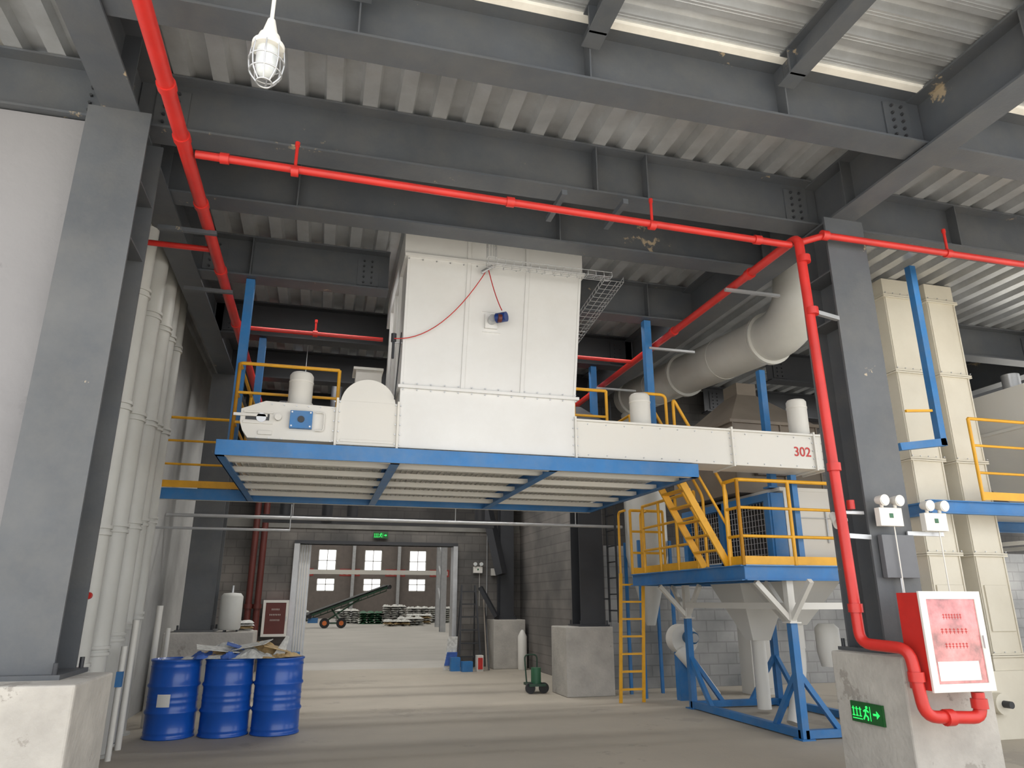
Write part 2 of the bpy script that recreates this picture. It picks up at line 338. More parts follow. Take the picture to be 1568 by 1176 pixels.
g.tube([(1.75,7.62,5.45),(1.62,7.62,5.35)],.025,GALV,8); g.tube(sag((.70,7.66,4.5),(.66,7.66,3.7),.0),.008,BLACK,6,.02); g.done()
g=G('wire_cable_tray')
def tray(a,b,w,upv,m=GALV):
    a=Vector(a);b=Vector(b);d=(b-a).normalized();q=d.cross(Vector(upv)).normalized()
    for k in(-1,-.33,.33,1): g.cyl(a+q*w/2*k,b+q*w/2*k,.004,m,6)
    for k in (-1,1): g.cyl(a+q*w/2*k+Vector(upv)*.06,b+q*w/2*k+Vector(upv)*.06,.004,m,6)
    n=int((b-a).length/.1)
    for i in range(n+1):
        p=a.lerp(b,i/n);u=Vector(upv)*.06;g.tube([p-q*w/2+u,p-q*w/2,p+q*w/2,p+q*w/2+u],.003,m,5,.005,1)
tray((1.62,7.05,5.88),(1.62,7.05,5.28),.1,(0,1,0)); tray((1.62,7.3,5.30),(3.15,7.3,5.30),.12,(0,0,1)); tray((3.2,7.3,5.28),(3.2,9.6,5.0),.25,(0,0,1))
g.done()
# ---------------------------------------------------------------- sprinkler pipes
zp=5.0
def coup(g,c,ax,r):
    c=Vector(c);ax=Vector(ax);g.cyl(c-ax*.035,c+ax*.035,r,RED,14)
def riser(g,x,y,z,h=.28):
    g.cyl((x,y,z-.04),(x,y,z+h),.014,RED,8);g.cyl((x,y,z+h-.04),(x,y,z+h),.02,RED,8);g.cyl((x-.03,y,z),(x+.03,y,z),.045,RED,12)
g=G('fire_sprinkler_pipe')
g.tube([(-1.29,YF,zp),(-1.29,17,zp)],.055,RED,14)
for y in (4.6,5.2,6.2,7.6,9.2): coup(g,(-1.29,y,zp),(0,1,0),.066)
g.tube([(-1.29,7.1,zp),(-2.2,7.1,zp)],.03,RED,10); g.tube([(-1.29,9.3,zp),(.6,9.3,zp)],.028,RED,10); riser(g,-.3,9.3,zp,.2)
for y in (3.6,6.6,8.0): g.bar((XL+.1,y,4.93),(-1.2,y,4.93),.04,.04,STEEL); g.bar((XL+.12,y,4.93),(XL+.12,y,5.33),.04,.04,STEEL)
g.done()
g=G('fire_sprinkler_pipe')
g.tube([(-1.22,5.4,zp),(4.27,5.4,4.93)],.034,RED,12)
for x in (-1.0,1.4,3.9): coup(g,(x,5.4,zp-.0125*(x+1.2)),(1,0,0),.046)
for x in (-.45,2.78): riser(g,x,5.4,4.98-.011*(x+1.3))
for x in (2.0,3.95): g.bar((x,5.4,4.96),(x,5.4,5.33),.03,.02,GALV)
for x in(1.9,2.5): g.bar((x,5.35,5.12),(x,5.85,5.12),.05,.05,STEEL); g.bar((x,5.7,5.1),(x,5.7,5.34),.04,.04,STEEL)
g.done()
g=G('fire_sprinkler_pipe')
g.tube([(4.33,12.4,5.0),(4.33,5.35,5.0),(4.40,5.33,1.22),(4.48,4.90,1.20),(4.50,4.86,.72),(5.00,4.84,.70),(5.00,4.84,.88)],.046,RED,14,.1)
for c,ax in (((4.36,5.33,4.2),(0,0,1)),((4.37,5.33,2.7),(0,0,1)),((4.395,5.33,1.5),(0,0,1)),((4.35,5.33,4.75),(0,0,1)),((4.33,6.2,5.0),(0,1,0)),((4.33,8,5.0),(0,1,0)),((4.7,4.85,.71),(1,0,0)),((4.49,4.88,1.0),(0,0,1)),((5.00,4.84,.8),(0,0,1))): coup(g,c,ax,.06)
g.tube([(3.1,9.3,zp),(4.3,9.3,zp)],.028,RED,10)
for z in (4.2,2.1): g.bar((4.37,5.33,z),(4.72,5.42,z),.04,.04,GALV)
for y in (6.5,8.5,10.5): g.bar((4.36,y,4.95),(4.36,y,5.3),.03,.02,WHITE); g.bar((4.2,y,4.93),(4.9,y,4.93),.04,.03,GALV)
g.done()
g=G('fire_sprinkler_pipe'); g.tube([(4.39,5.38,4.97),(4.6,5.3,5.03),(11,5.3,5.03)],.034,RED,12); riser(g,6.1,5.3,5.03); g.bar((6.0,5.3,5.05),(6.0,5.65,5.3),.03,.03,GALV); coup(g,(4.6,5.3,5.03),(1,0,0),.05); g.done()
# ---------------------------------------------------------------- cage lamp
def cage_lamp(x,y,z,zt=ZT):
    g=G('cage_ceiling_lamp')
    g.cyl((x,y,z+.22),(x,y,zt-.01),.011,WHITE,10); g.cyl((x,y,z+.12),(x,y,z+.23),.045,WHITE,20,r1=.02); g.cyl((x,y,z+.06),(x,y,z+.12),.072,WHITE,24,r1=.055); g.cyl((x,y,z+.03),(x,y,z+.06),.085,WHITE,24)
    g.lathe([(.055,.03),(.058,-.02),(.056,-.08),(.045,-.12),(.025,-.14),(.0,-.145)],(x,y,z),LAMPG,24)
    for i in range(8):
        a=2*math.pi*i/8;c,s_=math.cos(a),math.sin(a)
        g.tube([(x+c*.082,y+s_*.082,z+.04),(x+c*.092,y+s_*.092,z-.05),(x+c*.08,y+s_*.08,z-.13),(x+c*.04,y+s_*.04,z-.18)],.0045,GALV,6,.03,3)
    for rr,zz in((.091,-.05),(.082,-.12),(.04,-.18)):
        g.tube([(x+rr*math.cos(k*math.pi/10),y+rr*math.sin(k*math.pi/10),z+zz) for k in range(21)],.0045,GALV,6,.001,1)
    g.done()
cage_lamp(-.48,3.35,4.36)
FILLBODY=mat('fill_lamp_body',(.8,.8,.8),.4)
def fill_lamp(x0,x1,y,pw):  # added fill lights, tucked between the beams to brighten the interior
    g=G('added_fill_lamp'); g.box(x0,x1,y-.06,y+.06,5.80,5.86,FILLBODY); g.box(x0+.02,x1-.02,y-.045,y+.045,5.78,5.80,LAMPG)
    o=g.done()
    l=bpy.data.lights.new('added_fill_light','AREA');l.shape='RECTANGLE';l.size=x1-x0-.1;l.size_y=.3;l.energy=pw;l.color=(1,.98,.95)
    lo=bpy.data.objects.new('added_fill_light',l);bpy.context.scene.collection.objects.link(lo);lo.location=((x0+x1)/2,y,5.77);lo.parent=o
fill_lamp(-1.2,.4,9.1,18); fill_lamp(3.2,4.6,9.1,16); fill_lamp(-1.2,4.3,11.2,75); fill_lamp(-1.2,4.3,13.5,125); fill_lamp(-1.2,4.3,16.3,150)
fill_lamp(8,11,11.3,90); fill_lamp(5.6,8,6.25,20)
# ---------------------------------------------------------------- left side pipes
for i,(x,y,r,z0) in enumerate(((-2.02,7.45,.10,.6),(-2.12,8.35,.125,0),(-2.15,9.05,.125,0),(-2.2,9.7,.10,0),(-2.24,10.4,.09,0))):
    g=G('vertical_spout_pipe'); g.cyl((x,y,z0),(x,y,5.88),r,PVC,24)
    for z in (1.0,2.2,3.4,4.6): g.cyl((x,y,z+.1*i),(x,y,z+.03+.1*i),r+.018,PVC,24); g.cyl((x,y,z+.1*i-.06),(x,y,z-.03+.1*i),r+.018,PVC,24)
    g.cyl((x,y,z0),(x,y,z0+.03),r+.05,PVC,24); 
    if z0: g.cyl((x,y,0),(x,y,z0),r*.7,PVC,20)
    g.done()
g=G('valve_pipe_rack')
g.cyl((-1.95,7.0,.0),(-1.95,7.0,1.2),.035,GALV); g.cyl((-1.95,8.8,0),(-1.95,8.8,1.1),.03,WHITE); g.box(-1.98,-1.92,8.75,8.81,.7,.85,BLUE)
g.cyl((-2.0,9.4,0),(-2.0,9.4,1.35),.035,WHITE); g.cyl((-2.05,10.9,0),(-2.05,10.9,1.5),.04,WHITE); g.cyl((-1.98,11.3,0),(-1.98,11.3,1.2),.03,WHITE)
for z in (1.0,1.6): g.cyl((-1.9,7.0,z),(-1.9,7.05,z),.03,RED)
g.done()
# ---------------------------------------------------------------- drums
def drum(x,y,rot=0,label=False):
    g=G('oil_drum'); r=.288
    prof=[(r-.01,0),(r+.006,.004),(r+.006,.02),(r-.004,.03)]
    rest=[]
    for zc in (.29,.585):
        rest+=[(r-.004,zc-.03),(r+.012,zc-.008),(r+.012,zc+.008),(r-.004,zc+.03)]
    for zc in (.07,.40,.46,.80): rest+=[(r-.004,zc-.012),(r+.001,zc),(r-.004,zc+.012)]
    prof+=sorted(rest,key=lambda t:t[1])
    prof+=[(r-.004,.85),(r+.008,.862),(r+.008,.88),(r-.006,.882),(r-.012,.865),(.05,.862)]
    g.lathe(prof,(0,0,0),DRUM,48)
    g.cyl((.18,0,.86),(.18,0,.876),.035,GALV); g.cyl((-.18,0,.86),(-.18,0,.872),.02,GALV)
    if label:
        n=6;a0=R(-105);da=R(5);vs=[]
        for z in (.36,.50):
            for i in range(n+1): a=a0+da*i;vs.append(((r+.001)*math.cos(a),(r+.001)*math.sin(a),z))
        g.add(vs,[(i,i+1,n+2+i,n+1+i) for i in range(n)],WHITE)
    g.done(loc=(x,y,0),rot=(0,0,rot))
drum(-1.62,10.12,-.2,True); drum(-1.0,10.1,.5); drum(-.40,10.08,1.2)
g=G('crumpled_sack_pile')
def crumple(cx,cy,z,w,d,h,m,rot=0,n=12):
    vs=[];ph=[random.uniform(0,6) for _ in range(6)]
    for s_ in (0,1):
        for j in range(n+1):
            for i in range(n+1):
                u=i/n*2-1;v=j/n*2-1;e=max(0,(1-u**4)*(1-v**4))
                zz=z+ (h*e*(.55+.25*math.sin(4*u+ph[0]+2*v)+.2*math.sin(7*v+ph[1]+3*u))+random.uniform(-.008,.012)*e if s_ else 0)
                x=u*w/2*(1+.06*math.sin(5*v+ph[2]));y=v*d/2*(1+.08*math.sin(4*u+ph[3]))
                c,sn=math.cos(rot),math.sin(rot);vs.append((cx+x*c-y*sn,cy+x*sn+y*c,zz))
    N=(n+1)**2;fs=[]
    for s_ in(0,1):
        for j in range(n):
            for i in range(n):
                a=s_*N+j*(n+1)+i;fs.append((a,a+1,a+n+2,a+n+1))
    g.add(vs,fs,m,False)
z=.885
for cx,cy,w,d,h,m,ro in ((-1.2,10.1,.7,.5,.05,SACKW,.1),(-.8,10.1,.8,.5,.06,SACKY,-.2),(-1.1,10.15,.6,.4,.09,SACKY,.4),(-.8,10.05,.6,.4,.12,SACKW,-.4),(-.42,10.12,.4,.42,.08,SACKY,.8),(-1.3,10.0,.3,.25,.09,SACKB,.4),(-.98,9.95,.3,.2,.11,SACKB,.9),(-1.05,10.2,.6,.3,.18,SACKW,0),(-.6,10.2,.5,.3,.19,SACKY,.3),(-.72,9.92,.5,.2,.07,SACKW,.1)):
    crumple(cx,cy,z,w,d,h,m,ro,16)
g.prism([(-.50,.9),(-.36,.9),(-.31,1.12),(-.35,1.14)],10.0,10.1,SACKW)
for cx,cy,zz,w,d,ry,rz,m in ((-1.15,9.98,.99,.5,.25,.12,.2,SACKW),(-.75,10.0,1.03,.42,.3,-.18,-.3,SACKW),(-.5,10.05,1.0,.35,.3,.25,.4,SACKY),(-.95,10.0,1.02,.22,.16,.3,.1,SACKB)):
    g.M=Matrix.Translation((cx,cy,zz))@Matrix.Rotation(rz,4,'Z')@Matrix.Rotation(ry,4,'Y')@Matrix.Rotation(.15,4,'X'); g.box(-w/2,w/2,-d/2,d/2,0,.008,m)
g.M=Matrix.Identity(4)
g.done()
g=G('folded_sack_stack')
for i,(cx,m) in enumerate(((-1.13,SACKW),(-1.14,SACKY),(-1.13,SACKW),(-1.14,SACKW))): crumple(cx,12.95,1.10+.04*i,.3,.4,.06,m,.05*i,8)
g.done()
# ---------------------------------------------------------------- fire cabinets
def fire_cab(x0,x1,y0,y1,z0,z1,fr=.055,dark=False):
    g=G('fire_hose_cabinet')
    g.box(x0,x1,y0+.02,y1,z0,z1,RED)
    for a in((x0-.01,x0+fr,z0-.01,z1+.01),(x1-fr,x1+.01,z0-.01,z1+.01),(x0+fr,x1-fr,z0-.01,z0+fr),(x0+fr,x1-fr,z1-fr,z1+.01)):
        g.box(a[0],a[1],y0,y0+.02,a[2],a[3],WHITE)
    g.box(x0+fr,x1-fr,y0+.008,y0+.018,z0+fr,z1-fr,REDD if dark else GLASS)
    w=x1-x0;h=z1-z0
    tm_=WHITE if dark else RED
    for k,q in ((.72,.5),(.57,.7),(.42,.6)):
        for j in range(7):
            xa=x0+w*(.5-q/3)+w*q*2/3*j/7; zz=z0+h*k; e=w*q*.06; yy=(y0+.006,y0+.008)
            g.box(xa,xa+e,*yy,zz+.03,zz+.036,tm_); g.box(xa,xa+e,*yy,zz+.012,zz+.018,tm_); g.box(xa+e*.4,xa+e*.6,*yy,zz,zz+.042,tm_)
    if not dark: g.box(x0+fr+.02,x1-fr-.06,y0+.005,y0+.007,z0+fr+.02,z0+fr+.16,WHITE)
    g.box(x1-fr+.01,x1-fr+.03,y0-.015,y0,z0+h*.42,z0+h*.55,GALV)
    return g.done(.003)
fire_cab(4.57,5.14,4.80,5.045,.90,1.62,.05)
fire_cab(-1.22,-.66,18.36,18.59,.78,1.58,.05,True)
# ---------------------------------------------------------------- exit signs
def exit_sign(name,M):
    g=G(name);g.M=M
    g.box(-.185,.185,0,.02,-.08,.08,SIGNB); 
    g.box(-.175,.175,-.003,0,-.07,.07,SIGNB)
    g.box(.08,.13,-.006,-.003,-.008,.008,GREEN); g.prism([(.12,-.03),(.155,0),(.12,.03)],-.006,-.003,GREEN)
    g.cyl((.01,-.006,.045),(.01,-.003,.045),.012,GREEN,12)
    for a,b in (((0,.03),(-.01,-.01)),((-.01,-.01),(.02,-.03)),((.02,-.03),(.015,-.055)),((-.01,-.01),(-.035,-.05)),((0,.028),(.03,.01)),((0,.028),(-.03,.012))):
        g.bar((a[0],-.0045,a[1]),(b[0],-.0045,b[1]),.003,.012,GREEN,up=(0,0,1) if abs(a[0]-b[0])>abs(a[1]-b[1]) else (1,0,0))
    g.box(.045,.05,-.006,-.003,-.055,.055,GREEN)
    for i,x in enumerate((-.15,-.11,-.07)):
        g.box(x-.014,x+.014,-.006,-.003,.02,.028,GREEN);g.box(x-.004,x+.004,-.006,-.003,-.03,.04,GREEN);g.box(x-.014,x+.014,-.006,-.003,-.034,-.026,GREEN)
    g.box(-.165,-.05,-.006,-.003,-.055,-.048,GREEN)
    g.done()
exit_sign('exit_sign',Matrix.Translation((4.505,5.50,.66))@Matrix.Rotation(R(-90),4,'Z'))
exit_sign('exit_sign',Matrix.Translation((1.42,18.5,3.16)))
def emerg(x,y,z):
    g=G('emergency_light'); g.box(x-.12,x+.12,y-.06,y,z-.09,z+.07,WHITE)
    for s_ in(-1,1):
        g.cyl((x+s_*.07,y-.04,z+.07),(x+s_*.07,y-.04,z+.1),.015,WHITE); g.cyl((x+s_*.08,y-.10,z+.13),(x+s_*.08,y-.01,z+.14),.05,WHITE,20,r1=.035); g.cyl((x+s_*.08,y-.104,z+.13),(x+s_*.08,y-.10,z+.13),.042,LAMPG,20)
    g.box(x-.02,x+.02,y-.065,y-.06,z-.02,z+.02,GREENM); g.cyl((x+.05,y-.02,z-.09),(x+.05,y-.02,z-.9),.006,WHITE,6)
    g.done(.003)
emerg(4.86,5.34,2.28); emerg(5.36,5.36,2.25); emerg(3.95,18.58,2.35)
g=G('electrical_conduit_box'); g.box(4.3,4.48,18.5,18.58,2.2,2.38,WHITE); g.cyl((4.2,18.58,1.2),(4.2,18.58,4),.012,GALV); g.done()
g=G('control_box_on_column'); g.box(4.78,5.12,5.34,5.395,1.75,2.12,mat('grey_box',(.12,.125,.135),.5)); g.box(5.1,5.5,5.38,5.40,2.12,2.16,GALV)
g.cyl((4.42,5.4,2.22),(4.42,5.5,2.3),.07,WHITE,20,r1=.03); g.box(4.46,4.70,5.42,5.46,2.3,2.33,GALV); g.cyl((4.55,5.4,2.34),(4.55,5.4,2.42),.035,RED)
g.tube([(4.93,5.36,1.75),(4.93,5.36,1.35),(5.0,5.3,1.15)],.01,GALV,8); g.done(.003)
# ---------------------------------------------------------------- lower platform with machine
g=G('lower_steel_platform'); X0,X1,Y0,Y1=5.0,7.2,7.9,11.2; zb,zt=1.80,1.98
for y in(Y0,Y1): g.ibeam((X0,y,1.89),(X1,y,1.89),.18,.09,BLUE,.012,.008)
for x in(X0,5.7,X1): g.ibeam((x,Y0,1.89),(x,Y1,1.89),.18,.09,BLUE,.012,.008)
g.box(X0,5.75,Y0,Y1,zt,zt+.008,WHITE); g.box(5.75,X1,Y0,8.25,zt,zt+.008,WHITE)
for y in [Y0+.6*i for i in range(1,6)]: g.bar((X0,y,1.92),(X1,y,1.92),.05,.08,WHITE)
for x in (5.65,7.15):
    for y in (8.0,10.65):
        g.bar((x,y,0),(x,y,1.3),.09,.09,BLUE,up=(0,1,0)); g.bar((x,y,1.3),(x,y,1.8),.09,.09,WHITE,up=(0,1,0)); g.box(x-.09,x+.09,y-.09,y+.09,0,.015,BLUE)
        g.box(x-.08,x+.08,y-.08,y+.08,1.3,1.315,WHITE)
        for sy in(-1,1): g.bar((x,y,1.32),(x,y+sy*.45,1.79),.06,.06,WHITE)
        if x<6: g.bar((x,y,1.32),(x-.45,y,1.79),.06,.06,WHITE)
for x in (5.65,7.15):
    g.bar((x,8.0,.06),(x,10.65,.06),.09,.09,BLUE); g.bar((x,8.0,1.5),(x,10.65,1.5),.08,.08,WHITE)
    g.bar((x,8.0,.75),(x,8.55,.08),.06,.06,BLUE); g.bar((x,10.65,.75),(x,10.1,.08),.06,.06,BLUE)
for y in(8.0,10.65): g.bar((5.65,y,.06),(7.15,y,.06),.09,.09,BLUE); g.bar((5.65,y,.75),(6.15,y,.08),.06,.06,BLUE);g.bar((7.15,y,.75),(6.65,y,.08),.06,.06,BLUE); g.bar((5.65,y,1.5),(7.15,y,1.5),.08,.08,WHITE)
railing(g,[(X0,10.7,zt),(X0,9.0,zt)],step=.6,r=.024); railing(g,[(X0,8.2,zt),(X0,7.9,zt),(X1,7.9,zt)],step=.7,r=.024)
railing(g,[(X0,11.2,zt),(5.6,11.2,zt)],r=.024)
g.bar((5.9,8.02,1.98),(5.9,8.02,3.14),.08,.08,BLUE,up=(0,1,0))
g.done()
g=G('steel_ladder')
for x in (4.82,5.22):
    g.bar((x,11.5,0),(x,11.28,2.0),.05,.03,YEL,up=(0,1,0)); g.tube([(x,11.28,2.0),(x,11.27,3.0),(x,11.0,3.0)],.021,YEL,8)
for i in range(7): 
    z=.2+.27*i;g.bar((4.82,11.5-.11*z,z),(5.22,11.5-.11*z,z),.05,.03,YEL)
g.done()
g=G('platform_stairs')
for y in (8.25,8.85):
    g.bar((4.38,y,3.12),(5.0,y,1.99),.03,.09,YEL); 
    g.tube([(4.38,y,3.15),(4.38,y,4.15),(5.05,y,2.95),(5.05,y,2.0)],.021,YEL,8); g.tube([(4.4,y,3.6),(5.05,y,2.45)],.018,YEL,8)
for i in range(5): z=2.17+.19*i; x=4.38+(3.12-z)*.62/1.13; g.box(x-.06,x+.06,8.25,8.85,z,z+.02,YEL)
g.done()
g=G('drum_cleaner_machine')
g.box(5.75,6.9,8.35,10.8,2.0,2.1,WHITE)
g.box(5.95,6.85,8.3,10.7,2.1,2.98,WHITE)
for y in (8.32,9.5,10.62): g.box(5.72,5.95,y,y+.12,2.0,2.95,BLUE)
g.box(5.72,5.95,8.44,10.62,2.85,2.95,BLUE);g.box(5.72,5.95,8.44,10.62,2.0,2.08,BLUE)
for y0,y1 in ((8.46,9.48),(9.64,10.60)):
    g.box(5.82,5.84,y0,y1,2.08,2.85,BLACK)
    for i in range(14): 
        y=y0+(y1-y0)*i/14;g.box(5.775,5.785,y,y+.008,2.08,2.85,GALV)
    for i in range(10): g.box(5.775,5.785,y0,y1,2.08+.077*i,2.086+.077*i,GALV)
g.box(5.75,5.94,8.30,8.32,2.0,2.95,BLUE)
for z in (2.35,2.62): g.box(6.0,6.8,8.28,8.30,z,z+.012,GALV)
g.cyl((6.1,8.29,2.75),(6.1,8.25,2.75),.03,GALV); g.box(6.55,6.57,8.27,8.3,2.3,2.75,GALV)
g.box(5.9,6.9,8.3,10.7,2.98,3.03,WHITE)
g.frus((6.25,6.45,8.8,9.0),1.25,(5.95,6.9,8.35,9.6),1.99,WHITE); g.cyl((6.35,8.9,1.27),(6.35,8.9,.95),.09,WHITE,20); g.tube([(6.35,8.9,1.0),(6.35,8.9,.7),(6.1,8.75,.25),(6.0,8.7,.06)],.08,WHITE,14,.15)
g.lathe([(.12,.7),(.16,.9),(.16,1.2),(.1,1.26)],(6.9,9.0,0),WHITE,20)
g.frus((6.3,6.6,9.9,10.1),1.0,(5.95,6.9,9.6,10.6),1.99,WHITE); g.cyl((6.45,10,1.0),(6.45,10,.05),.1,WHITE,20)
g.done(.004)
g=G('hooded_hopper')
g.box(5.7,7.15,9.0,10.9,3.05,4.1,TAUPE); g.box(5.66,7.18,8.96,10.94,4.08,4.13,TAUPE); g.frus((5.7,7.15,9.0,10.9),4.13,(6.3,6.65,9.7,10.1),4.75,TAUPE); g.box(6.3,6.65,9.7,10.1,4.75,4.95,TAUPE)
g.box(6.0,6.5,8.9,9.0,3.3,3.9,mat('hatch_brown',(.13,.11,.1),.5)); g.cyl((6.25,8.9,3.75),(6.25,8.86,3.75),.06,BLACK,16)
for x in (5.7,6.5,7.12): g.box(x,x+.02,8.97,9.0,3.05,4.1,TAUPE)
g.done(.004)
g=G('dust_extraction_duct')
g.tube([(5.72,12.6,5.42),(5.9,7.85,5.08),(5.9,7.45,5.3),(5.9,7.35,5.89)],.33,PVC,32,.35,8)
for t in (.05,.45,.93):
    p=Vector((5.72,12.6,5.42)).lerp(Vector((5.9,7.85,5.08)),t);d=(Vector((5.9,7.85,5.08))-Vector((5.72,12.6,5.42))).normalized();g.cyl(p,p+d*.03,.375,PVC,32); g.cyl(p+d*.04,p+d*.07,.375,PVC,32)
for q in (.25,.7):
    p=Vector((5.72,12.6,5.42)).lerp(Vector((5.9,7.85,5.08)),q); g.cyl(p,p+d*.02,.337,PVC,32)
g.done()
g=G('dust_cyclone'); g.lathe([(.08,1.15),(.12,1.3),(.38,2.35),(.38,3.7),(.2,3.95),(.0,3.95)],(5.75,12.2,0),PVC,32); g.cyl((5.75,12.2,3.9),(5.75,12.6,5.1),.2,PVC,20)
for x,y in ((5.45,11.9),(6.05,11.9),(5.45,12.5),(6.05,12.5)): g.bar((x,y,0),(x,y,2.6),.05,.05,BLUE,up=(0,1,0))
g.done()
g=G('centrifugal_fan')
g.cyl((6.0,11.45,.95),(6.0,11.68,.95),.24,WHITE,28); g.cyl((6.05,11.45,.98),(6.05,11.25,.98),.10,mat('fan_blue',(.02,.1,.22),.4),20); g.cyl((6.05,11.25,.98),(6.05,11.2,.98),.07,GALV,20)
g.tube([(5.9,11.5,.78),(6.1,11.35,.5),(6.35,11.2,.08)],.1,WHITE,16,.1); g.bar((5.95,11.55,.0),(5.95,11.55,.75),.15,.15,BLUE,up=(0,1,0)); g.done()
g=G('electrical_cabinet'); g.box(7.45,7.85,11.8,12.2,0,2.2,WHITE); g.box(7.49,7.81,11.785,11.8,.1,2.1,WHITE); g.box(7.75,7.77,11.76,11.785,1.0,1.15,STEELD); g.done(.004)
# ---------------------------------------------------------------- bucket elevator
g=G('bucket_elevator')
for x0,x1 in ((7.30,7.80),(8.02,8.50)):
    g.box(x0,x1,7.45,7.85,.55,5.89,CREAM)
    for z in (.9,2.1,3.3,4.5,5.6):
        g.box(x0-.03,x1+.03,7.42,7.88,z,z+.02,CREAM); g.box(x0-.03,x1+.03,7.42,7.88,z+.025,z+.045,CREAM); g.bolts((x0,7.42,z+.06),(x1,7.42,z+.06),.12,.008,(0,-1,0),GALV)
    for x in(x0+.01,x1-.03): g.box(x,x+.02,7.435,7.45,.9,5.6,CREAM)
g.box(7.2,8.6,7.4,7.9,0,.75,CREAM); g.cyl((7.9,7.4,.4),(7.9,7.3,.4),.12,CREAM,20); g.cyl((7.9,7.3,.4),(7.9,7.2,.4),.04,STEELD)
g.box(7.35,7.75,7.43,7.45,1.2,1.75,CREAM); g.box(8.08,8.44,7.43,7.45,1.2,1.75,CREAM)
g.cyl((7.45,7.42,1.48),(7.45,7.36,1.48),.035,STEELD)
g.done(.004)
g=G('side_platform')
g.ibeam((7.1,7.1,2.66),(12,7.1,2.66),.16,.08,BLUE,.012,.008); g.ibeam((7.25,8.9,2.66),(12,8.9,2.66),.16,.08,BLUE,.012,.008); g.ibeam((7.25,7.1,2.66),(7.25,8.9,2.66),.16,.08,BLUE)
g.box(8.65,12,7.1,8.9,2.74,2.75,WHITE)
railing(g,[(7.9,7.05,2.75),(12,7.05,2.75)],step=1.1)
g.bar((7.36,7.0,3.4),(7.36,7.0,5.85),.09,.09,BLUE,up=(0,1,0)); g.bar((6.7,7.0,3.35),(7.4,7.0,3.45),.09,.09,BLUE); g.bar((6.9,7.0,3.82),(7.3,7.0,3.85),.03,.03,YEL)
g.bar((9.6,7.2,0),(9.6,7.2,2.6),.1,.1,BLUE,up=(0,1,0)); g.bar((7.4,8.85,0),(7.4,8.85,2.6),.1,.1,BLUE,up=(0,1,0))
for x in(9,10,11): g.bar((x,7.1,2.3),(x,8.9,2.3),.05,.05,WHITE)
g.done()
g=G('receiving_hopper'); g.frus((10.2,10.5,8.1,8.4),2.8,(9.4,11.3,7.4,9.2),3.9,WHITE); g.box(9.4,11.3,7.4,9.2,3.9,4.5,WHITE); g.cyl((9.8,7.9,4.5),(9.8,7.9,4.8),.12,GALV,20); g.cyl((10.35,8.25,2.8),(10.35,8.25,2.2),.15,WHITE,20); g.box(9.35,11.35,7.35,9.25,3.88,3.92,WHITE)
for x,y in ((9.5,7.5),(11.2,7.5),(9.5,9.1),(11.2,9.1)): g.bar((x,y,2.75),(x,y,3.9),.08,.08,BLUE,up=(0,1,0))
g.done(.004)
g=G('control_cabinet'); g.box(8.9,9.6,6.6,7.0,0,1.9,CREAM); g.box(8.94,9.56,6.58,6.6,.1,1.8,CREAM); g.cyl((9.05,6.58,1.1),(9.05,6.55,1.1),.03,RED); g.box(9.3,9.45,6.57,6.58,1.2,1.35,WHITE); g.box(8.9,9.6,6.55,7.0,1.9,1.93,CREAM); g.done(.004)
g=G('blue_support_post'); g.bar((5.9,8.45,3.03),(5.9,8.45,4.72),.09,.09,BLUE,up=(0,1,0)); g.box(5.8,6.0,8.38,8.52,3.03,3.05,BLUE); g.done()
# ---------------------------------------------------------------- equipment standing behind the bin on the platform
g=G('intake_box'); g.box(.3,.68,10.3,10.7,3.15,4.9,WHITE); g.box(.26,.70,10.26,10.74,4.86,4.9,WHITE); g.box(.34,.64,10.28,10.3,3.4,3.9,WHITE); g.done(.004)
MG=mat('machine_grey',(.07,.07,.075),.5)
g=G('screen_machine'); g.box(3.3,4.0,9.8,10.9,3.5,4.2,MG); g.frus((3.3,4.0,9.8,10.9),4.2,(3.5,3.8,10.2,10.5),4.5,MG); g.cyl((3.65,10.35,4.5),(3.65,10.35,5.3),.1,GALV,20); g.box(3.35,3.95,9.78,9.8,3.6,4.1,GALV)
for x in (3.35,3.95):
    for y in (9.85,10.85): g.bar((x,y,3.15),(x,y,3.5),.06,.06,BLUE,up=(0,1,0))
g.done(.004)
g=G('gravity_separator'); g.box(-.9,-.2,9.7,10.6,3.6,4.0,MG); g.frus((-.9,-.2,9.7,10.6),4.0,(-.7,-.4,9.9,10.3),4.2,MG)
for x in (-.85,-.25):
    for y in (9.75,10.55): g.bar((x,y,3.15),(x,y,3.6),.06,.06,STEELD,up=(0,1,0))
g.cyl((-.15,10.0,3.8),(.0,10.0,3.8),.1,STEELD,20)
g.done(.004)
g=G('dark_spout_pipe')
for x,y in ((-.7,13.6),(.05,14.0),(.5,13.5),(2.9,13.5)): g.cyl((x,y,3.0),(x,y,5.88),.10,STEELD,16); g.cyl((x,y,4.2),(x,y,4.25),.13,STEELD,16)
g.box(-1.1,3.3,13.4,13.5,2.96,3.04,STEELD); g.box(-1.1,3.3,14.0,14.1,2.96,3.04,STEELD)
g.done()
g=G('service_pipe'); g.cyl((-2.4,12.25,2.86),(5.3,12.25,2.86),.028,GALV,12); g.cyl((-2.4,11.6,2.6),(-.5,11.6,2.6),.02,GALV,10)
for x in (-.5,2.2,4.4): g.cyl((x,12.25,2.86),(x,12.25,5.88),.008,GALV,6)
g.cyl((-.5,11.6,2.6),(-.5,11.6,3.0),.01,GALV,6); g.done()
g=G('red_riser_pipe')
for x in (-1.56,-1.36): g.cyl((x,18.3,0),(x,18.3,5.8),.075,REDD,16); g.cyl((x,18.3,1.4),(x,18.3,1.5),.10,REDD,16)
g.done()
g=G('water_tank_cylinder'); g.lathe([(.15,0),(.17,.03),(.17,.5),(.13,.55),(0,.56)],(-1.32,12.52,1.13),PVC,24)
